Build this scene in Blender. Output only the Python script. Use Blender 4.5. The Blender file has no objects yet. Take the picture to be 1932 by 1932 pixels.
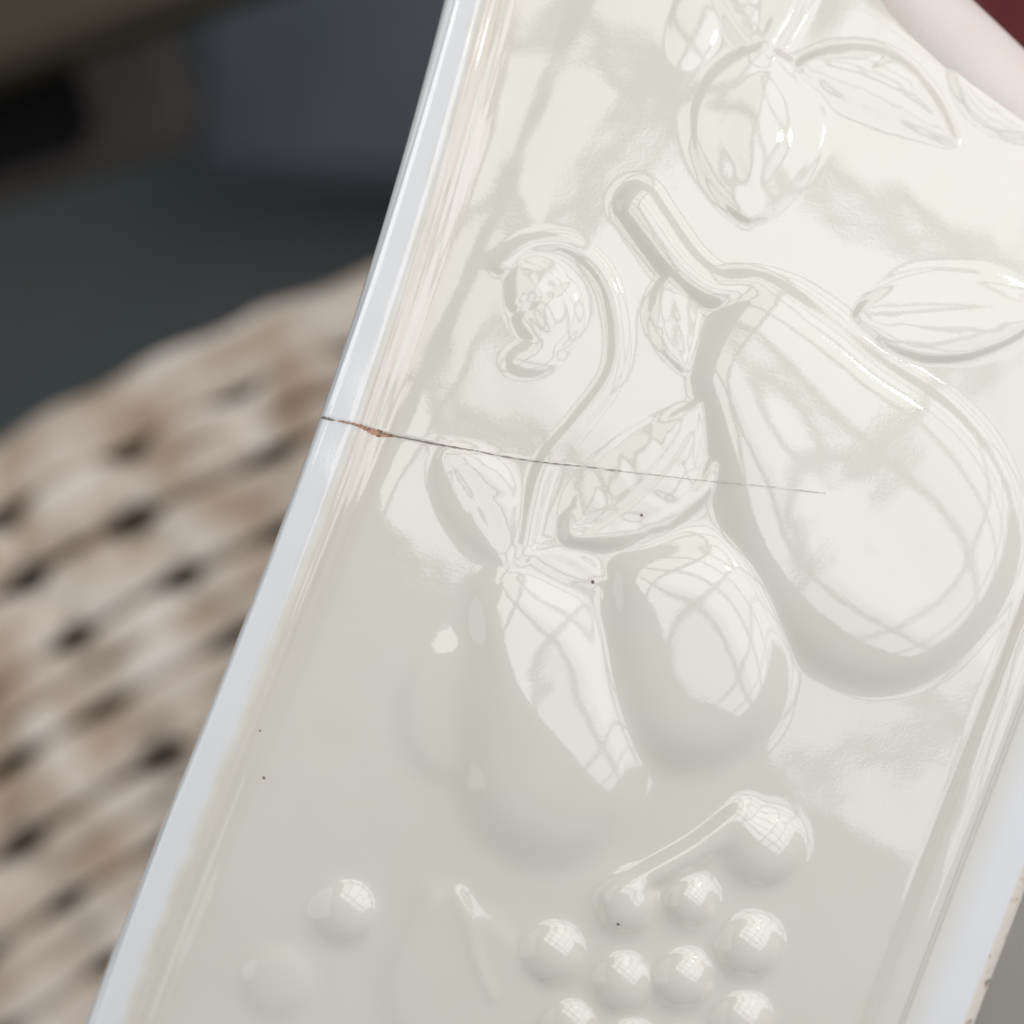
import bpy, bmesh, math, random
import numpy as np
from mathutils import Vector, Matrix

random.seed(4); rng = np.random.default_rng(4)
C = bpy.context.scene.collection
SC = bpy.context.scene

# ------------------------------------------------------------------ units
# Relief is drawn on the vase wall in "wall units": 1932 units = 128 mm.
S = 0.128 / 1932.0
D = 0.24                       # camera height over the wall (m)
DU = D / S

# ------------------------------------------------------------------ camera
cam = bpy.data.cameras.new('camera'); camo = bpy.data.objects.new('camera', cam); C.objects.link(camo)
camo.location = (0, 0, D); camo.rotation_euler = (0, 0, 0)
cam.sensor_width = 36; cam.lens = 36 * D / 0.128
cam.clip_start = 0.01; cam.clip_end = 50
cam.dof.use_dof = True; cam.dof.focus_distance = D + 0.0005
cam.dof.aperture_fstop = 9.0
SC.camera = camo

# ------------------------------------------------------------------ world, lamps, exposure
W = bpy.data.worlds.new('World'); SC.world = W; W.use_nodes = True
bg = W.node_tree.nodes['Background']
bg.inputs[0].default_value = (0.93, 0.96, 1.0, 1); bg.inputs[1].default_value = 0.41
SC.view_settings.view_transform = 'Standard'; SC.view_settings.look = 'None'
SC.view_settings.exposure = 0.06; SC.view_settings.gamma = 1.0

def area(name, loc, target, w, h, radiance, col, roll=0.0, parent=None):
    l = bpy.data.lights.new(name, 'AREA'); l.shape = 'RECTANGLE'; l.size = w; l.size_y = h
    l.energy = radiance * math.pi * w * h; l.color = col
    o = bpy.data.objects.new(name, l); C.objects.link(o)
    d = (Vector(target) - Vector(loc)).normalized()
    z = -d; up = Vector((-math.sin(roll), math.cos(roll), 0))
    x = up.cross(z).normalized(); y = z.cross(x)
    o.matrix_world = Matrix.Translation(loc) @ Matrix((x, y, z)).transposed().to_4x4()
    return o

# the many-paned window over the photographer's shoulder: one lamp per pane
WIN_OFF = math.radians(26); WIN_DIR = Vector((0.60, 0.80, 0)).normalized()
WIN_DIST = 0.95; WIN_ROLL = math.radians(-39)
wc = WIN_DIR * math.sin(WIN_OFF) * WIN_DIST + Vector((0, 0, math.cos(WIN_OFF) * WIN_DIST))
wz = wc.normalized(); wup = Vector((-math.sin(WIN_ROLL), math.cos(WIN_ROLL), 0))
wx = wup.cross(wz).normalized(); wy = wz.cross(wx)
NCOL, NROW, PW, PH, GAP = 3, 4, 0.375, 0.300, 0.056
cream = (1.0, 0.985, 0.945); cool = (0.97, 0.96, 1.04)
for i in range(NCOL + 2):
    for j in range(NROW + 2):
        p = wc + wx * (i - (NCOL - 1) / 2) * (PW + GAP) + wy * (j - (NROW - 1) / 2) * (PH + GAP)
        f = min(1, max(0, i / (NCOL - 1) * 1.1 - 0.1 + 0.3 * (rng.random() - 0.5)))
        col = tuple(a * (1 - f) + b * f for a, b in zip(cream, cool))
        area('window_pane_lamp', p, p - wz, PW, PH, (1.12 - 0.28 * f) * (0.86 + 0.28 * rng.random()), col, WIN_ROLL)
# dim lamp added behind the far panes to lift the gaps between them
p = wc * 1.03 + wx * 1.3 * (PW + GAP) + wy * 1.6 * (PH + GAP)
area('pane_gap_fill_lamp', p, p - wz, (NCOL + .6) * (PW + GAP), (NROW + .6) * (PH + GAP), 0.34, (0.97, 0.96, 1.0), WIN_ROLL)
# small bright lamp added low beyond it for sparkles on the relief
sd = Vector((0.75 * 0.86, 0.66 * 0.86, 0.51)).normalized() * 1.1
area('sparkle_lamp', sd, (0, 0, 0), 0.05, 0.06, 14.0, (1.0, 1.0, 0.98))
# weak lamp added low on the left to brighten the rim
area('side_fill_lamp', (-1.25, 0.10, 0.40), (0, 0, 0), 1.0, 2.2, 0.36, (1.0, 0.995, 0.985))

# ------------------------------------------------------------------ materials
def mat(name, col, rough=0.5, spec=0.5):
    m = bpy.data.materials.new(name); m.use_nodes = True
    b = m.node_tree.nodes['Principled BSDF']
    b.inputs['Base Color'].default_value = (*col, 1); b.inputs['Roughness'].default_value = rough
    b.inputs['Specular IOR Level'].default_value = spec
    return m, m.node_tree, b

def noise_col(nt, b, c1, c2, scale, detail=4, lo=0.35, hi=0.65):
    tc = nt.nodes.new('ShaderNodeTexCoord'); n = nt.nodes.new('ShaderNodeTexNoise')
    n.inputs['Scale'].default_value = scale; n.inputs['Detail'].default_value = detail
    r = nt.nodes.new('ShaderNodeValToRGB')
    r.color_ramp.elements[0].position = lo; r.color_ramp.elements[1].position = hi
    r.color_ramp.elements[0].color = (*c1, 1); r.color_ramp.elements[1].color = (*c2, 1)
    nt.links.new(tc.outputs['Object'], n.inputs['Vector']); nt.links.new(n.outputs['Fac'], r.inputs['Fac'])
    nt.links.new(r.outputs['Color'], b.inputs['Base Color'])
    return tc, n

def bump(nt, b, scale, strength, dist, detail=3, tcn=None):
    tc = tcn or nt.nodes.new('ShaderNodeTexCoord'); n = nt.nodes.new('ShaderNodeTexNoise')
    n.inputs['Scale'].default_value = scale; n.inputs['Detail'].default_value = detail
    bp = nt.nodes.new('ShaderNodeBump'); bp.inputs['Strength'].default_value = strength; bp.inputs['Distance'].default_value = dist
    nt.links.new(tc.outputs['Object'], n.inputs['Vector']); nt.links.new(n.outputs['Fac'], bp.inputs['Height'])
    nt.links.new(bp.outputs['Normal'], b.inputs['Normal'])
    return bp

M_GLASS, nt, b = mat('milk_glass', (0.80, 0.78, 0.705), 0.015, 0.5); b.inputs['IOR'].default_value = 2.15
tc, n = noise_col(nt, b, (0.785, 0.755, 0.640), (0.805, 0.77, 0.672), 45, 3)
bump(nt, b, 2300, 0.055, 0.00014, 5, tc)
# glow of light through thin rim and foot glass, put in as paler colour ("thin" is stored per vertex)
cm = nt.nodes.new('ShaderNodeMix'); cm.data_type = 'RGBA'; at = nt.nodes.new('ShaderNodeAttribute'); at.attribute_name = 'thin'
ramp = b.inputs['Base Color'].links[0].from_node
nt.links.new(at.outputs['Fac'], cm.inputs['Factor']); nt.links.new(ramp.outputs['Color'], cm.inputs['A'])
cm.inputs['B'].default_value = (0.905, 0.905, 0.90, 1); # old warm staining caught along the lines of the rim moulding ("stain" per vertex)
cs_ = nt.nodes.new('ShaderNodeMix'); cs_.data_type = 'RGBA'; at2 = nt.nodes.new('ShaderNodeAttribute'); at2.attribute_name = 'stain'
nt.links.new(at2.outputs['Fac'], cs_.inputs['Factor']); nt.links.new(cm.outputs['Result'], cs_.inputs['A'])
cs_.inputs['B'].default_value = (0.70, 0.60, 0.49, 1); nt.links.new(cs_.outputs['Result'], b.inputs['Base Color'])
M_EDGE, nt, b = mat('worn_glass_edge', (0.62, 0.52, 0.42), 0.6)
noise_col(nt, b, (0.30, 0.20, 0.14), (0.80, 0.73, 0.63), 500, 5, 0.26, 0.42)
M_CRACK, nt, b = mat('crack_grime', (0.33, 0.30, 0.26), 0.8, 0.2)
M_RUST, nt, b = mat('crack_rust', (0.30, 0.12, 0.06), 0.8, 0.2)
noise_col(nt, b, (0.20, 0.10, 0.06), (0.62, 0.36, 0.25), 1500, 3, 0.36, 0.52)
M_SPECK, nt, b = mat('speck', (0.22, 0.17, 0.14), 0.8, 0.2)

# ------------------------------------------------------------------ object helpers
def link(name, me, m, parent=None):
    me.materials.clear(); me.materials.append(m)
    o = bpy.data.objects.new(name, me); C.objects.link(o)
    if parent: o.parent = parent
    return o
def tag(o, label=None, cat=None, group=None, kind=None):
    if label: o['label'] = label
    if cat: o['category'] = cat
    if group: o['group'] = group
    if kind: o['kind'] = kind
    return o
def empty(name, loc=(0, 0, 0)):
    o = bpy.data.objects.new(name, None); C.objects.link(o); o.location = loc; o.empty_display_size = 0.01
    return o
def raw_mesh(name, V, F, nrm=None):
    """V (n,3) array, F (m,4) or (m,3) array"""
    me = bpy.data.meshes.new(name); V = np.asarray(V, np.float32); F = np.asarray(F, np.int32)
    k = F.shape[1]
    me.vertices.add(len(V)); me.vertices.foreach_set('co', V.ravel())
    me.loops.add(F.size); me.loops.foreach_set('vertex_index', F.ravel())
    me.polygons.add(len(F)); me.polygons.foreach_set('loop_start', np.arange(0, F.size, k, dtype=np.int32))
    me.polygons.foreach_set('loop_total', np.full(len(F), k, np.int32))
    me.update(calc_edges=True)
    me.polygons.foreach_set('use_smooth', np.ones(len(F), bool))
    if nrm is not None:
        me.normals_split_custom_set_from_vertices(np.asarray(nrm, np.float32))
    return me

# ------------------------------------------------------------------ the vase wall: grid from rim to foot
RIM = np.array([(915,-300),(872,-150),(832,0),(799,140),(763,270),(710,450),(658,630),(612,780),(560,910),(500,1060),(430,1230),(362,1400),(302,1550),(235,1725),(165,1932),(100,2120),(30,2330)], float)
rp = np.polyfit((RIM[:, 1] - 966) / 1000, RIM[:, 0], 4)
def rimx(y): return np.polyval(rp, np.clip((y - 966) / 1000, -1.5, 1.5))
def footx(y): return 1954 - 0.38 * (y - 1699)
STEP = 2.0
ys = np.concatenate([np.linspace(-620, -60, 36)[:-1], np.arange(-60, 1992, STEP), np.linspace(1992, 2560, 36)])
NC = 850
cs = np.linspace(0, 1, NC)
Y, Cc = np.meshgrid(ys, cs, indexing='ij')
RX = rimx(Y); X = RX + Cc * (footx(Y) - RX)
T = (X - RX) * 0.94                       # distance from the rim
Vd = (footx(Y) - X) * 0.935               # distance from the foot edge

def sstep(a, b, x):
    t = np.clip((x - a) / float(b - a), 0, 1); return t * t * (3 - 2 * t)
def smax(a, b, k):
    h = np.clip(0.5 + 0.5 * (b - a) / k, 0, 1)
    return a + (b - a) * h + k * h * (1 - h)
def spline(pts, n=12, closed=False):
    P = np.array(pts, float); N = len(P); out = []
    rngi = range(N if closed else N - 1)
    for i in rngi:
        if closed: p0, p1, p2, p3 = P[i-1], P[i], P[(i+1) % N], P[(i+2) % N]
        else: p0, p1, p2, p3 = P[max(i-1, 0)], P[i], P[i+1], P[min(i+2, N-1)]
        for t in np.linspace(0, 1, n, endpoint=False):
            out.append(0.5 * ((2*p1) + (-p0+p2)*t + (2*p0-5*p1+4*p2-p3)*t*t + (-p0+3*p1-3*p2+p3)*t**3))
    if not closed: out.append(P[-1])
    return np.array(out)
def blur(A, sig):
    """gaussian-like blur of a grid patch, sigma in wall units"""
    w = max(1, int(round(sig / STEP * 0.95)))
    for ax in (0, 1):
        for _ in range(3):
            pad = [(0, 0), (0, 0)]; pad[ax] = (w + 1, w)
            B = np.cumsum(np.pad(A, pad, mode='edge'), axis=ax)
            n = A.shape[ax]; k = 2 * w + 1
            A = (np.take(B, np.arange(k, k + n), ax) - np.take(B, np.arange(0, n), ax)) / k
    return A
def noise2(x, y, sc, seed):
    """cheap smooth waviness: a few summed sines"""
    r = np.random.default_rng(seed); out = 0
    for k in range(7):
        a = r.random() * 6.28; f = (0.6 + 0.9 * r.random()) / sc; ph = r.random() * 6.28
        out = out + np.sin((x * math.cos(a) + y * math.sin(a)) * f * 6.28 + ph)
    return out / 7

# body curvature: round vessel, its axis running from the rim (left) to the foot (right)
qc = -0.34 * (X - 966) + 0.94 * (Y - 966)
SAG_R = 2600.0
sag = qc * qc / (2 * SAG_R)
axial = -0.34 * (Y - 966) * 0 + (0.94 * (X - 966) + 0.34 * (Y - 966))
sag = sag + (axial - 60) ** 2 / (2 * 6500.0)
base_sag = np.minimum(sag, 300)

# silhouette of the vessel's far side (upper right)
dL1 = -((X - 1850) * 0.60 + (Y - 98) * -0.80)
R0 = 70.0
e = np.clip(R0 - dL1, 0, R0)
roll = R0 - np.sqrt(np.maximum(R0 * R0 - e * e, 0))
roll = roll + np.clip(-dL1, 0, 20) * 5

H = np.zeros_like(X)
# rim lip, cove and fine mould lines
lip = np.where(T < 20, -24 + 34 * np.sqrt(np.maximum(0, 1 - ((20 - np.clip(T, 0, 20)) / 20) ** 2)),
               10 + (np.clip(T, 20, 62) - 20) * 0.16)
lipfall = sstep(60, 84, T)
wide = np.clip(1.5 - Y / 1400.0, 0.75, 1.7)
cove = -13 * np.exp(-((T - 125 * wide) / (52 * wide)) ** 2)
rip = (1.3 * np.sin(T / 2.6 + 0.3 * np.sin(Y / 160)) + 1.0 * np.sin(T / 5.9 + 1)) * sstep(66, 84, T) * (1 - sstep(118, 150, T))
t0 = np.interp(Y, [-300, 0, 780, 1500, 1960], [27, 24, 11, 9, 22]); am = np.interp(Y, [-300, 700, 800, 1480, 1560, 2200], [1, 1, 0, 0, .8, .8])
lip = lip + 4.6 * am * np.exp(-((T - t0) / 3.2) ** 2)
H = lip * (1 - lipfall) + cove * sstep(55, 100, T) + rip * 0.6
# foot: groove, bead, sloping band, worn edge
g = -5 * np.exp(-((Vd - 225) / 5.0) ** 2)
bead = 20 * np.sqrt(np.maximum(0, 1 - ((Vd - 188) / 36) ** 2))
band = np.where(Vd < 160, -(160 - Vd) * 0.36 - 8 * (1 - np.exp(-(160 - Vd) / 8.0)), 0)
edge = -np.where(Vd < 26, 26 - np.sqrt(np.maximum(0, 26 ** 2 - (26 - Vd) ** 2)), 0) * 0.8 - np.where(Vd < 34, 1.5, 0) + np.where(Vd < 34, 0.7 * noise2(X, Y, 30, 41), 0)
footm = 1 - sstep(235, 255, Vd)
H = H + (g * np.clip(footm + .5, 0, 1) + np.where(Vd < 224, bead, 0) + band + edge)
H = H + 3.0 * noise2(X, Y, 520, 3) + 1.1 * noise2(X, Y, 170, 5)

# labels: 0 wall, 1 rim, 2 foot bead, 3 foot band, 4 worn edge
LAB = np.zeros(X.shape, np.int32)
LAB[T < 170] = 5; LAB[T < 66] = 1; LAB[Vd < 224] = 2; LAB[Vd < 154] = 3; LAB[Vd < 30] = 4
PARTS = [('wall', M_GLASS, 'smooth cream white wall of the vase between rim and foot'),
         ('rim', M_GLASS, 'bright white rounded rim broken by the crack'),
         ('foot_bead', M_GLASS, 'rounded cream bead running along the foot'),
         ('foot_band', M_GLASS, 'plain white sloping band at the foot'),
         ('foot_edge', M_EDGE, 'rough worn beige edge of the foot with brown specks'),
         ('rim_moulding', M_GLASS, 'hollow moulding with fine lines beside the rim')]

BASE = H.copy(); REL = np.full(X.shape, -60.0)
def region(x0, x1, y0, y1):
    i0 = np.searchsorted(ys, y0); i1 = np.searchsorted(ys, y1)
    sub = X[i0:i1]
    m = ((sub > x0) & (sub < x1)).any(0)
    j = np.where(m)[0]
    if len(j) == 0: return None
    return slice(i0, i1), slice(j[0], j[-1] + 1)
def put(sl, h, k, name, label=None, over=1.5, m=None):
    """merge relief h (already relative to the wall) into the surface and claim its label"""
    m = m or M_GLASS
    base = H[sl]; hb = h
    idx = len(PARTS); PARTS.append((name, m, label))
    claim = (hb > base + over) & (hb > 1.0)
    LAB[sl] = np.where(claim, idx, LAB[sl])
    H[sl] = smax(base, hb, k)
def seg_dist(x, y, P, closed=False):
    """distance to polyline and arc fraction of nearest point"""
    best = np.full(x.shape, 1e9); fr = np.zeros(x.shape)
    Q = P if not closed else np.vstack([P, P[:1]])
    L = np.r_[0, np.cumsum(np.hypot(*np.diff(Q, axis=0).T))]
    for i in range(len(Q) - 1):
        a, b_ = Q[i], Q[i+1]; dx, dy = b_ - a; l2 = dx*dx + dy*dy + 1e-9
        t = np.clip(((x - a[0]) * dx + (y - a[1]) * dy) / l2, 0, 1)
        d = np.hypot(x - a[0] - t * dx, y - a[1] - t * dy)
        m = d < best; best = np.where(m, d, best); fr = np.where(m, (L[i] + t * (L[i+1] - L[i])) / L[-1], fr)
    return best, fr
def inside(x, y, P):
    c = np.zeros(x.shape, bool); n = len(P)
    for i in range(n):
        x1, y1 = P[i]; x2, y2 = P[(i+1) % n]
        if y1 == y2: continue
        c ^= ((y1 > y) != (y2 > y)) & (x < (x2 - x1) * (y - y1) / (y2 - y1) + x1)
    return c
def dome(cx, cy, rx, ry, ang, h, p=2.2, k=7, name='grape', label=None, lift=0):
    R = max(rx, ry) * 1.35
    sl = region(cx - R, cx + R, cy - R, cy + R)
    if sl is None: return
    x, y = X[sl] - cx, Y[sl] - cy; a = math.radians(ang)
    u = (x * math.cos(a) + y * math.sin(a)) / rx; v = (-x * math.sin(a) + y * math.cos(a)) / ry
    r = np.sqrt(u*u + v*v)
    hh = np.where(r < 1, h * np.maximum(0, 1 - np.minimum(r, 1) ** p) ** 0.62, -(r - 1) * min(rx, ry) * 0.9) + lift
    put(sl, hh, k, name, label)
def poly_dome(pts, h, dm, pw=2.0, k=8, name='pear', label=None, extra=None, n=10, ex=0.66, soft=6):
    P = spline(pts, n, True); x0, y0 = P.min(0) - 90; x1, y1 = P.max(0) + 90
    sl = region(x0, x1, y0, y1); x, y = X[sl], Y[sl]
    d, _ = seg_dist(x, y, P, True); ins = inside(x, y, P)
    q = np.clip(d / dm, 0, 1)
    hh = np.where(ins, h * np.maximum(0, 1 - (1 - q) ** pw) ** ex, -d * 0.8)
    hh = blur(np.maximum(hh, -60), soft)
    if extra is not None: hh = hh + np.where(ins, extra(x, y, d), 0)
    put(sl, hh, k, name, label)
UP = 0.62
def leaf(ax, ay, bx, by, w, h, bend=0.0, k=6, name='leaf', label=None, veins=5, gro=5.0, tilt=0.0, blunt=1.0):
    """leaf from stalk end a to tip b"""
    h = h * UP; gro = gro * 0.55; tilt = tilt * 0.8; k = k + 5
    L = math.hypot(bx - ax, by - ay); ux, uy = (bx - ax) / L, (by - ay) / L
    sl = region(min(ax, bx) - w, max(ax, bx) + w, min(ay, by) - w, max(ay, by) + w)
    if sl is None: return
    x, y = X[sl] - ax, Y[sl] - ay
    u = (x * ux + y * uy) / L; v = -x * uy + y * ux
    v = v - bend * L * (u * (1 - u)) * 4
    uc = np.clip(u, 0.001, 0.999)
    ww = w * (np.sin(np.pi * uc ** 0.85) ** (0.75 * blunt)) + 1.0
    n = np.abs(v) / ww
    ser = 1 + 0.006 * np.sin(uc * 31 + 2 * n)
    n = n / ser
    out = np.hypot(np.maximum(n - 1, 0) * ww, np.maximum(np.abs(u - 0.5) - 0.5, 0) * L)
    body = h * np.maximum(0, 1 - n ** 2.2) ** 0.8
    body = body * (0.82 + 0.25 * n) - gro * np.exp(-(v / 9) ** 2) + gro * 0.9 * np.exp(-(v / 3.5) ** 2)
    side = np.sin((uc * veins - n * 0.55) * 2 * np.pi)
    body = body - gro * 0.30 * np.maximum(side, 0) ** 3 * np.clip(n * 3, 0, 1)
    body = body + tilt * v / w
    ins = (n < 1) & (u > 0) & (u < 1)
    hh = np.where(ins, body, -out * 0.6)
    put(sl, hh, k, name, label)
def stem(pts, r0, r1, h, k=6, name='stem', label=None):
    P = spline(pts, 8); R = max(r0, r1) * 2.4
    if P[:, 1].mean() < 1100: h = h * UP; k = k + 5
    x0, y0 = P.min(0) - R; x1, y1 = P.max(0) + R
    sl = region(x0, x1, y0, y1)
    if sl is None: return
    d, f = seg_dist(X[sl], Y[sl], P); rr = r0 + (r1 - r0) * f
    q = d / rr
    hh = np.where(q < 1, h * np.maximum(0, 1 - q * q) ** 0.75, -(q - 1) * rr * 0.7)
    put(sl, hh, k, name, label)

# ---- relief, back to front
# curled tendril and small curled bud at the left
stem([(948,500),(1000,462),(1075,462),(1140,520),(1166,610),(1158,705),(1095,795),(1035,868),(1006,955),(988,1045)], 15, 17, 13, 7, 'stem', 'long curled stalk beside the small bud')
poly_dome([(958,500),(1000,478),(1050,500),(1092,552),(1100,610),(1070,660),(1025,672),(985,640),(958,580)], 14, 60, 2.0, 7, 'bud', 'small curled bud left of the stalk',
          lambda x, y, d: -2.5 * np.exp(-((d - 40) / 12) ** 2) - 3 * np.exp(-(((x - 1020) * .55 + (y - 560) * .85) / 10) ** 2))
dome(1010, 676, 52, 30, -10, 9, 2.2, 10, 'bud')
# top: stalks and the pointed leaf that hangs from them
stem([(1335,-90),(1362,-10),(1400,58),(1440,100)], 24, 22, 16, 7, 'stem')
stem([(1530,-100),(1500,-10),(1470,50),(1440,100)], 34, 22, 20, 7, 'stem')
leaf(1460, -150, 1440, 92, 70, 16, 0.05, 7, 'leaf', 'leaf at the top edge of the photo')
dome(1310, 40, 46, 80, 12, 7, 2.2, 8, 'bud')
leaf(1440, 92, 1414, 418, 118, 21, 0.0, 12, 'leaf', 'broad pointed leaf hanging from the top stalk', 2, 3, 3, 0.8)
poly_dome([(1440,128),(1486,190),(1498,270),(1460,345),(1418,398),(1380,330),(1362,250),(1392,170)], 20, 62, 2.0, 10, 'leaf', 'inner fold of the pointed leaf',
          lambda x, y, d: 0.5 * noise2(x, y, 90, 8), ex=0.9)
leaf(1505, 122, 1800, 268, 62, 24, -0.10, 7, 'leaf', 'slender leaf pointing right below the finger', 4, 6, -5)
leaf(1795, 118, 1990, 262, 44, 17, 0.06, 7, 'leaf', None, 3, 5, 4)
leaf(1612, 596, 1980, 588, 86, 24, 0.0, 8, 'leaf', 'leaf at the right edge above the pear', 2, 4, 13)
# leaf at far left under the crack, centre leaf
leaf(836, 846, 958, 1068, 64, 15, -0.06, 9, 'leaf', 'small faint leaf under the crack near the rim', 3, 6)
# pear
pear = [(1322,640),(1300,705),(1322,810),(1348,930),(1392,1075),(1462,1195),(1552,1272),(1655,1300),(1755,1276),(1850,1196),(1915,1085),(1926,960),(1882,845),(1790,745),(1680,670),(1585,590),(1500,535),(1420,525),(1360,565)]
poly_dome(pear, 42, 165, 2.6, 17, 'pear', 'large pear in raised relief at the right',
          lambda x, y, d: np.clip(d / 90, 0, 1) * (2.6 * noise2(x, y, 260, 11) - 3.5 * np.exp(-((-(x - 1480) * .80 + (y - 760) * .60) / 60) ** 2)), ex=0.6, soft=20)
stem([(1204,388),(1240,440),(1290,505),(1350,545),(1430,548),(1500,590)], 43, 33, 33, 8, 'stem', 'thick cut stem of the pear with a rounded end')
leaf(1262, 520, 1292, 700, 42, 16, 0.05, 7, 'leaf', 'narrow leaf hanging under the pear stem', 3, 5)
# centre leaf
leaf(1068, 1012, 1318, 762, 96, 26, 0.10, 7, 'leaf', 'veined leaf left of the pear crossed by the crack', 5, 8, 7)
stem([(1080,1012),(1160,1010),(1250,982),(1320,930),(1342,884)], 20, 18, 22, 6, 'leaf', 'turned up edge of the veined leaf')
# big fruits
dome(862, 1335, 92, 118, 10, 9, 2.0, 40, 'berry', 'soft low berry left of the oval fruit')
poly_dome([(985,1048),(1060,1075),(1130,1120),(1190,1230),(1225,1370),(1205,1510),(1130,1605),(1035,1635),(935,1600),(872,1510),(860,1390),(872,1250),(893,1120),(930,1068)], 50, 160, 2.2, 26, 'plum', 'tall oval fruit above the loose grapes',
          lambda x, y, d: -17 * (1 - np.exp(-np.clip((x - np.interp(y, [1040, 1115, 1280, 1440, 1640], [900, 896, 968, 1090, 1230])), 0, 999) / 75)) * np.clip(d / 30, 0, 1) * sstep(0, 330, 1560 - y), soft=20)
poly_dome([(1150,1062),(1230,1022),(1330,1012),(1410,1052),(1462,1130),(1486,1230),(1470,1340),(1400,1424),(1300,1452),(1208,1420),(1155,1330),(1140,1200)], 49, 140, 2.4, 24, 'peach', 'round fruit between the oval fruit and the pear', soft=22)
leaf(1000, 1040, 1150, 1100, 30, 12, 0, 8, 'leaf', None, 2, 3)
# grapes and their stem, bottom
stem([(1150,1690),(1230,1648),(1320,1600),(1400,1542)], 22, 34, 22, 9, 'stem', 'short thick stem of the grapes')
leaf(900, 2020, 815, 1690, 125, 6, 0.02, 34, 'leaf', 'faint broad leaf left of the grapes', 2, 0.5, -2)
stem([(862,1690),(885,1745),(900,1810),(930,1880)], 17, 14, 13, 14, 'leaf', 'shiny ridge of the faint broad leaf')
for gx, gy, r, h in [(648,1722,64,40),(524,1852,68,30),(1440,1600,72,48),(1182,1706,62,50),(1302,1702,52,42),(1411,1788,60,50),(1040,1800,62,46),(1288,1850,58,48),(1172,1856,58,40),(1397,1930,58,46),(1072,1942,58,38),(1182,1975,56,38),(1290,1995,56,38)]:
    gl = 0.6 if gx < 600 else 1.0
    dome(gx, gy, r * (0.84 + 0.12 * random.random()), r * (0.86 + 0.14 * random.random()), random.uniform(0, 90), h * 0.76 * gl, 2.1, 26, 'grape')

# the press mould is worn: everything a little melted, most of all low on the wall
i0 = np.searchsorted(ys, -60); i1 = np.searchsorted(ys, 1990)
sl = (slice(i0, i1), slice(None))
h0 = H[sl]; h1 = blur(h0, 5.0); h2 = blur(h0, 9.0)
ws = sstep(70, 130, T[sl]) * sstep(215, 270, Vd[sl])
w2 = sstep(1050, 1350, Y[sl] - 0.30 * (X[sl] - 1300)) * sstep(1720, 1600, Y[sl]) * sstep(1550, 1450, X[sl])
w2 = np.maximum(w2, sstep(1620, 1680, Y[sl]) * sstep(960, 860, X[sl]) * 0.8)
H[sl] = h0 * (1 - ws) + ws * (h1 * (1 - w2) + h2 * w2)
hb = blur(H[sl], 4.0); wf = sstep(270, 240, Vd[sl]) * sstep(20, 40, Vd[sl])
H[sl] = H[sl] * (1 - wf) + hb * wf
# the crack: the two sides of the break no longer quite meet
CR = np.array([(604,786),(620,789),(655,797),(690,805),(715,815),(740,820),(790,830),(850,842),(900,850),(960,862),(1030,872),(1090,878),(1170,888),(1250,897),(1320,905),(1390,912),(1450,918),(1550,930)], float)
cy = np.interp(X, CR[:, 0], CR[:, 1])
below = np.clip((Y - cy) / 3.0, 0, 1)
fade = np.clip(1 - (X - 600) / 620.0, 0, 1) ** 1.2 * np.exp(-np.abs(Y - cy) / 260.0)
H = H - below * fade * 5.0
cd = np.abs(Y - cy)
H = H - 1.4 * np.exp(-(cd / 3.0) ** 2) * np.clip(1 - (X - 600) / 500.0, 0, 1) * (X < 1300)
H = H + (0.06 * noise2(X, Y, 38, 21) + 0.20 * noise2(X, Y, 88, 23)) * sstep(84, 150, T)

# un-project the drawn wall onto the curved body, then add relief
Zb = -base_sag
Z = Zb - np.maximum(sag - 300, 0) * 0.2 - roll + H
k = 1 - Zb / DU
PX = (X - 966) * k; PY = (966 - Y) * k
Pt = np.stack([PX, PY, Z], -1) * S
# rim underside and inner face (prefix columns)
pre = []; preD = []
for off, dz in [(1250, -78), (700, -76), (300, -74), (60, -70), (22, -60), (7, -44), (1, -32)]:
    xx = rimx(ys) + off
    q = -0.34 * (xx - 966) + 0.94 * (ys - 966); a2 = 0.94 * (xx - 966) + 0.34 * (ys - 966)
    sg = np.minimum(q*q / (2*SAG_R) + (a2-60)**2 / (2*6500.0), 300)
    kk = 1 + sg / DU
    preD.append(-((xx - 1850) * 0.60 - (ys - 98) * 0.80) - 25)
    pre.append(np.stack([(xx - 966) * kk, (966 - ys) * kk, -sg + dz], -1) * S)
Pt = np.concatenate([np.stack(pre, 1), Pt], 1)
LAB = np.concatenate([np.full((len(ys), len(pre)), 1, np.int32), LAB], 1)
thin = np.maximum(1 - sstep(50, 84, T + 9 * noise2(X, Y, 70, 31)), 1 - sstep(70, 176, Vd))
st = sstep(64, 80, T) * (1 - sstep(105, 160, T)) * (1 - 0.75 * sstep(700, 1500, Y))
stain = st * np.clip(0.30 + 0.22 * np.sin(T / 3.1 + 0.5 * np.sin(Y / 90)) + 0.22 * np.sin(T / 7.3 + 1.7) + 0.2 * noise2(X * 3, Y * .5, 160, 51), 0, 0.8)
STAIN = np.concatenate([np.zeros((len(ys), len(pre))), stain], 1).ravel().astype(np.float32)
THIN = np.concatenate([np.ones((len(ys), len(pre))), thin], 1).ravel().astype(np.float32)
du = np.gradient(Pt, axis=1); dv = np.gradient(Pt, axis=0)
Nn = np.cross(dv, du); Nn /= np.linalg.norm(Nn, axis=-1, keepdims=True) + 1e-12
nr, nc = LAB.shape
ii = np.arange(nr * nc).reshape(nr, nc)
QF = np.stack([ii[:-1, :-1], ii[1:, :-1], ii[1:, 1:], ii[:-1, 1:]], -1).reshape(-1, 4)
QL = LAB[:-1, :-1].ravel()
DL = np.concatenate([np.stack(preD, 1), dL1], 1)[:-1, :-1].ravel()
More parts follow.
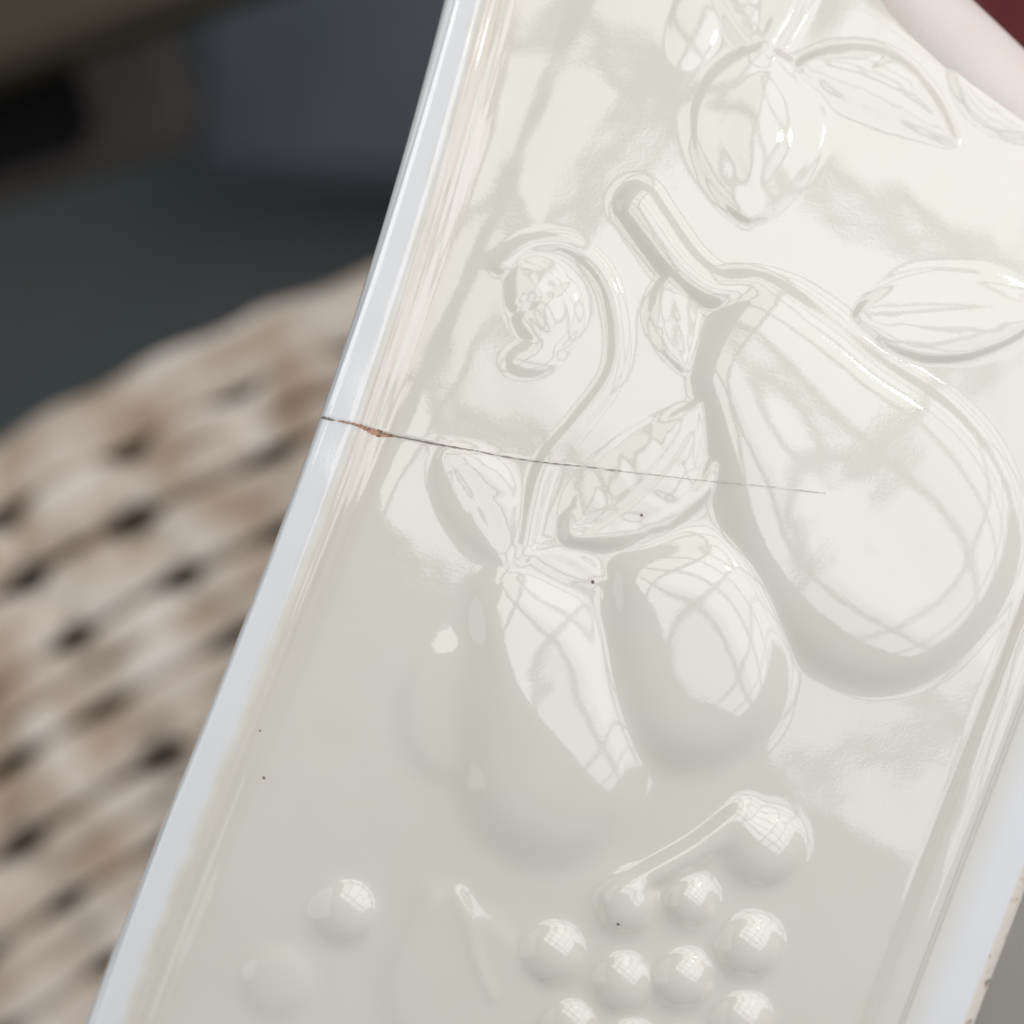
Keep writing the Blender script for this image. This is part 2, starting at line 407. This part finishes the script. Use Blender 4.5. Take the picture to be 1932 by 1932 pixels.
QL = np.where(DL < -20, -1, QL)
VV = Pt.reshape(-1, 3); NN = Nn.reshape(-1, 3)

vase = empty('vase', (0, 0, 0))
tag(vase, 'glossy cream white glass vase with raised fruit and a thin rusty crack across its rim', 'vase')
for idx, (nm, mm, lb) in enumerate(PARTS):
    f = QF[QL == idx]
    if len(f) < 6: continue
    u, inv = np.unique(f, return_inverse=True)
    o = link(nm, raw_mesh(nm, VV[u], inv.reshape(-1, 4), NN[u]), mm, vase)
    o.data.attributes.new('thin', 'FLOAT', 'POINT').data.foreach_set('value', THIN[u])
    o.data.attributes.new('stain', 'FLOAT', 'POINT').data.foreach_set('value', STAIN[u])
    if lb: o['label'] = lb

# grime ribbon lying in the crack
def surf(x, y):
    """nearest surface point of the wall"""
    i = int(np.clip(np.searchsorted(ys, y), 1, len(ys) - 2))
    j = int(np.clip(round((x - rimx(ys[i])) / (footx(ys[i]) - rimx(ys[i])) * (NC - 1)), 0, NC - 1)) + len(pre)
    return Pt[i, j], Nn[i, j]
def ribbon(name, pts, widths, m, lift=1.2, label=None):
    P = spline(pts, 8); n = len(P); ws = np.interp(np.linspace(0, 1, n), np.linspace(0, 1, len(widths)), widths)
    V = []; F = []
    for i in range(n):
        t = P[min(i+1, n-1)] - P[max(i-1, 0)]; t /= np.hypot(*t) + 1e-9; nrm = np.array([-t[1], t[0]])
        jit = 1 + 0.35 * (random.random() - .5)
        for s_, lf in ((-1, 0.0), (0, 1.0), (1, 0.0)):
            q = P[i] + nrm * s_ * ws[i] * .5 * jit
            c, nn = surf(*q)
            c = np.array([c[0], c[1], c[2]]); kx = 1 + (-c[2] / S) / DU * 0
            V.append(c + nn * S * (0.5 + lf * lift))
    for i in range(n - 1):
        for s_ in (0, 1):
            a = i * 3 + s_; F.append((a, a + 3, a + 4, a + 1))
    o = link(name, raw_mesh(name, V, F), m, vase)
    if label: o['label'] = label
    return o
M_HAIR, nt, b = mat('hairline', (0.70, 0.67, 0.60), 0.6, 0.3)
ribbon('crack', [tuple(p) for p in CR[4:9]], [2.2, 2.8, 1.6, 3.2, 2.6, 1.0], M_CRACK, 1.2, 'dark grey stretch of the crack running in from the rim')
ribbon('crack', [tuple(p) for p in CR[8:13]], [1.0, 1.4, 0.8, 1.0, 0.7], M_CRACK, 1.4, 'thin middle stretch of the crack')
ribbon('crack', [tuple(p) for p in CR[12:]], [1.4, 1.3, 1.1, 1.3, 0.6], M_HAIR, 1.5, 'faint hairline end of the crack on the leaf and pear')
ribbon('crack', [(607,787),(618,789),(632,792)], [3,5.5,1.5], M_CRACK, 0.8, 'dark start of the crack at the rim edge')
ribbon('crack', [(640,794),(668,799),(692,808),(716,817),(738,820),(752,823)], [1.5,4,9,12,5,2], M_RUST, 1.0, 'rusty brown chip in the crack beside the rim')
for sx, sy, r in [(497,1468,3.2),(490,1380,2.2),(1165,1738,3.4),(1210,972,2.8),(1118,1098,3.6)]:
    c, nn = surf(sx, sy); V = [c + nn * S * 1.4]
    ax = Vector(nn).orthogonal().normalized(); ay = Vector(nn).cross(ax)
    for a in range(8):
        rr = r * S * (0.75 + 0.5 * random.random())
        V.append(c + nn * S * 0.4 + np.array(ax) * math.cos(a * .7854) * rr + np.array(ay) * math.sin(a * .7854) * rr)
    link('speck', raw_mesh('speck', V, [(0, 1 + a, 1 + (a + 1) % 8) for a in range(8)]), M_SPECK, vase)

# ------------------------------------------------------------------ hand behind the far side of the vase
M_SKIN, nt, b = mat('skin', (0.62, 0.40, 0.33), 0.5, 0.4)
tc, n = noise_col(nt, b, (0.86, 0.755, 0.69), (0.90, 0.81, 0.75), 90, 5)
b.inputs['Subsurface Weight'].default_value = 0.12; b.inputs['Subsurface Radius'].default_value = (0.004, 0.0015, 0.001)
b.inputs['Subsurface Scale'].default_value = 0.5
bump(nt, b, 1800, 0.25, 0.0003, 4, tc)
M_NAIL, nt, b = mat('nail', (0.78, 0.58, 0.52), 0.25)
def u2w(x, y, z): return Vector(((x - 966) * S, (966 - y) * S, z * S))
def hand():
    root = empty('hand', u2w(2350, 300, -450))
    tag(root, 'pale pink finger curled behind the upper right edge of the white vase', 'hand')
    V = []; E = []; R = []
    def v(p, r, prev=None):
        V.append(u2w(*p) - root.location); R.append(r * S)
        if prev is not None: E.append((prev, len(V) - 1))
        return len(V) - 1
    w0 = v((2760, 330, -620), 330)
    p1 = v((2560, 330, -560), 360, w0)
    wr = v((3100, 300, -640), 300, w0); v((3600, 250, -640), 330, wr)
    # index (the one in view), then the three others behind the wall, then the thumb
    fingers = [[(2330,420,-460),(2040,205,-335),(1850,15,-325),(1705,-150,-350)],
               [(2350,440,-660),(2060,360,-650),(1880,230,-640),(1750,100,-600)],
               [(2370,620,-660),(2080,600,-690),(1890,510,-680),(1760,420,-640)],
               [(2420,800,-640),(2180,830,-700),(2020,780,-690),(1900,720,-660)]]
    rad = [[150,126,118,104],[150,120,112,98],[150,124,114,100],[140,108,98,86]]
    for f, rr in zip(fingers, rad):
        pv = p1
        for q, r_ in zip(f, rr): pv = v(q, r_, pv)
    pv = w0
    for q, r_ in zip([(2640,-80,-400),(2480,-260,-220),(2330,-420,-120)], [190,150,125]): pv = v(q, r_, pv)
    me = bpy.data.meshes.new('hand_cage'); me.from_pydata([tuple(a) for a in V], E, [])
    o = bpy.data.objects.new('skin', me); C.objects.link(o)
    md = o.modifiers.new('skin', 'SKIN'); md.use_smooth_shade = True
    for i, sv in enumerate(me.skin_vertices[0].data):
        sv.radius = (R[i], R[i]); sv.use_root = (i == 1)
    sb = o.modifiers.new('sub', 'SUBSURF'); sb.levels = 3; sb.render_levels = 3
    dg = bpy.context.evaluated_depsgraph_get()
    m2 = bpy.data.meshes.new_from_object(o.evaluated_get(dg)); bpy.data.objects.remove(o)
    for p in m2.polygons: p.use_smooth = True
    link('skin', m2, M_SKIN, root)
hand()

# ------------------------------------------------------------------ wicker behind, left
M_WICK, nt, b = mat('wicker', (0.30, 0.24, 0.19), 0.55)
noise_col(nt, b, (0.52, 0.385, 0.275), (0.98, 0.88, 0.775), 42, 5, 0.34, 0.66)
bump(nt, b, 260, 0.6, 0.004, 5)
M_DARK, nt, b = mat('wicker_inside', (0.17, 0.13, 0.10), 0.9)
def bgp(x, y, depth):
    k = (D + depth) / D
    return Vector(((x - 966) * S * k, (966 - y) * S * k, -depth))
def wicker():
    dep = 0.25; g = S * (D + dep) / D
    o0 = bgp(70, 1064, dep)
    root = empty('wicker_chair_arm', o0); tag(root, 'woven grey brown wicker chair arm out of focus behind the vase rim', 'wicker chair')
    U = Vector((0.905, 0.425, 0)).normalized(); N = Vector((U.y, -U.x, 0))   # along the rows / across them
    pitch = 140 * g; per = 236 * g; R = 190 * g; v_top = -60 * g
    def ang(v): return max((v - v_top) / R, -1.9) if v < v_top else 0.0
    def prof(v):                                # the arm rolls over at its top edge
        if v >= v_top: return N * v + Vector((0, 0, -0.25 * (v - v_top) ** 2 / 0.2))
        a = ang(v); return N * (v_top + R * math.sin(a)) + Vector((0, 0, -R * (1 - math.cos(a))))
    def nrm(v):
        a = ang(v); return (N * math.sin(a) + Vector((0, 0, math.cos(a)))).normalized()
    hole = {}
    u0, u1 = -900 * g, 1500 * g; vs0 = -4; vs1 = 10
    bow = lambda u: 0.00 + 0.9 * (u - 380 * g) ** 2
    for j in range(vs0, vs1):                   # a row is a pair of strands; dark holes open between rows at each stake
        for side in (-1, 1):
            V = []; F = []; ring = 10; n = 200; wob = random.random() * 6; tk = 0.95 + 0.1 * random.random()
            shift = (random.random() - .5) * 30 * g
            for i in range(n + 1):
                u = u0 + (u1 - u0) * i / n
                gap = j if side < 0 else j + 1; kk = round(u / per)
                if (gap, kk) not in hole: hole[(gap, kk)] = (random.gauss(0, 0.09), random.uniform(0.45, 1.3), random.uniform(0.17, 0.27))
                hs, hi, hw = hole[(gap, kk)]
                ph = u / per - kk
                pin = hi * math.exp(-((ph - hs) / hw) ** 2) * (1 if j > -2 else 0.3)                      # pinched where it dives behind a stake
                blg = 0.5 - 0.5 * math.cos(2 * math.pi * ph)
                jit = 1 + 0.10 * math.sin(u * 70 + wob) + 0.06 * math.sin(u * 190 + wob * 2)
                rw = pitch * 0.262 * (1 - 0.42 * min(pin, 1.1)) * tk * jit
                rz = pitch * 0.22 * (1 - 0.2 * pin)
                vv = (j + 0.5) * pitch + side * (0.235 * pitch - 0.075 * pitch * pin) + pitch * 0.03 * math.sin(u * 45 + wob)
                e2 = nrm(vv); e1 = N * e2.z + Vector((0, 0, -e2.dot(N)))
                z = pitch * (0.19 * blg * (1 if side > 0 else 0.4) - 0.20 * pin) * (1 if j > -2 else 0.3)
                c = prof(vv) + U * u + N * bow(u) + e2 * z
                for a in range(ring):
                    t = a * 2 * math.pi / ring
                    V.append(c + e1 * math.cos(t) * rw + e2 * math.sin(t) * rz)
            for i in range(n):
                for a in range(ring):
                    F.append((i*ring + a, i*ring + (a+1) % ring, (i+1)*ring + (a+1) % ring, (i+1)*ring + a))
            link('strand', raw_mesh('strand', [tuple(p) for p in V], F), M_WICK, root)
    ks = np.linspace(vs0 * pitch, vs1 * pitch, 50)
    for st in range(-3, 7):
        u = st * per + 0.5 * per; V = []; F = []; ring = 8
        for v_ in ks:
            c = prof(v_) + U * u + N * bow(u) - nrm(v_) * pitch * 0.12; e2 = nrm(v_)
            for a in range(ring):
                t = a * 2 * math.pi / ring
                V.append(c + U * math.cos(t) * pitch * .12 + e2 * (math.sin(t) * pitch * .10))
        for i in range(len(ks) - 1):
            for a in range(ring): F.append((i*ring + a, i*ring + (a+1) % ring, (i+1)*ring + (a+1) % ring, (i+1)*ring + a))
        link('stake', raw_mesh('stake', [tuple(p) for p in V], F), M_WICK, root)
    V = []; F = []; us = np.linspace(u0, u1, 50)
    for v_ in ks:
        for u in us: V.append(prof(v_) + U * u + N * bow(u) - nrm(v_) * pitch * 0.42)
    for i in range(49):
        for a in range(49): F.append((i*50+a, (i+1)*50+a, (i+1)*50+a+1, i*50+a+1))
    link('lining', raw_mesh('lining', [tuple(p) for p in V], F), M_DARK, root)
wicker()

# ------------------------------------------------------------------ dark background: floor, board, shade block; grey table; red cloth
def boxmesh(name, sx, sy, sz, bev=0.004):
    bm = bmesh.new(); bmesh.ops.create_cube(bm, size=1); bmesh.ops.scale(bm, vec=(sx, sy, sz), verts=bm.verts)
    bmesh.ops.bevel(bm, geom=bm.edges[:], offset=bev, segments=3, affect='EDGES')
    me = bpy.data.meshes.new(name); bm.to_mesh(me); bm.free(); return me
M_FLOOR, nt, b = mat('dark_floor', (0.02, 0.025, 0.025), 0.6)
noise_col(nt, b, (0.046, 0.070, 0.070), (0.070, 0.072, 0.072), 7, 3)
fl = link('floor', boxmesh('floor', 6, 6, 0.05), M_FLOOR); fl.location = (0, 0, -0.675); tag(fl, kind='structure')
M_BOARD, nt, b = mat('olive_brown_wood', (0.04, 0.033, 0.02), 0.6)
noise_col(nt, b, (0.033, 0.026, 0.011), (0.054, 0.042, 0.020), 14, 4)
bo = link('wooden_board', boxmesh('wooden_board', 0.26, 0.085, 0.03), M_BOARD)
c = bgp(-130, -50, 0.42); bo.location = c; bo.rotation_euler = (0, 0, math.radians(19))
tag(bo, 'blurred olive brown wooden board in the upper left corner', 'board')
M_BLUE, nt, b = mat('slate_blue_panel', (0.04, 0.046, 0.056), 0.7)
noise_col(nt, b, (0.062, 0.074, 0.084), (0.08, 0.086, 0.102), 9, 3)
pn = link('slate_panel', boxmesh('slate_panel', 0.26, 0.22, 0.02, 0.008), M_BLUE)
pn.location = bgp(945, -110, 0.60); pn.rotation_euler = (0, 0, math.radians(-3))
tag(pn, 'blurred dark slate blue panel behind the top of the rim', 'panel')
M_RAIL, nt, b = mat('dark_brown_wood', (0.04, 0.032, 0.027), 0.6)
noise_col(nt, b, (0.075, 0.060, 0.052), (0.095, 0.078, 0.068), 14, 4)
rl = link('brown_rail', boxmesh('brown_rail', 0.20, 0.062, 0.03, 0.008), M_RAIL)
rl.location = bgp(-95, 262, 0.53); rl.rotation_euler = (0, 0, math.radians(17))
tag(rl, 'blurred dark brown rail below the olive board', 'rail')
M_BLACK, nt, b = mat('gap_shade_black', (0.006, 0.006, 0.006), 0.8, 0.2)
bk = link('gap_shade_block', boxmesh('gap_shade_block', 0.12, 0.036, 0.03, 0.006), M_BLACK)  # added block, its black stands for the shade in the gap under the board
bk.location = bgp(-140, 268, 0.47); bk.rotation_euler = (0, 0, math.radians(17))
tag(bk, 'blurred black block added as the dark shade in the gap under the olive board', 'block')
M_TABLE, nt, b = mat('grey_table', (0.26, 0.25, 0.21), 0.6)
noise_col(nt, b, (0.30, 0.285, 0.235), (0.37, 0.35, 0.30), 30, 4)
tb = empty('side_table', bgp(2300, 1950, 0.16)); tag(tb, 'blurred grey side table beyond the foot of the vase', 'table')
o = link('tabletop', boxmesh('tabletop', 0.20, 0.24, 0.018), M_TABLE, tb)
legm = boxmesh('leg', 0.016, 0.016, 0.47)
for sx in (-1, 1):
    for sy in (-1, 1):
        lg = link('leg', legm, M_TABLE, tb); lg.location = (sx * 0.085, sy * 0.105, -0.2445)
M_RED, nt, b = mat('dark_red_cloth', (0.13, 0.03, 0.03), 0.85, 0.2)
tc, n = noise_col(nt, b, (0.11, 0.022, 0.024), (0.16, 0.04, 0.038), 60, 4)
gx = np.linspace(-0.12, 0.12, 60); GX, GY = np.meshgrid(gx, gx)
GZ = 0.006 * np.sin(GX * 90 + 14 * GY) + 0.005 * np.sin(GY * 70 + 2)
n_ = 60; ii = np.arange(n_ * n_).reshape(n_, n_)
o = link('red_cloth', raw_mesh('red_cloth', np.stack([GX, GY, GZ], -1).reshape(-1, 3), np.stack([ii[:-1,:-1], ii[:-1,1:], ii[1:,1:], ii[1:,:-1]], -1).reshape(-1, 4)), M_RED)
sol = o.modifiers.new('thickness', 'SOLIDIFY'); sol.thickness = 0.003
o.location = bgp(2080, -60, 0.20); tag(o, 'blurred dark red cloth in the upper right corner behind the finger', 'cloth')
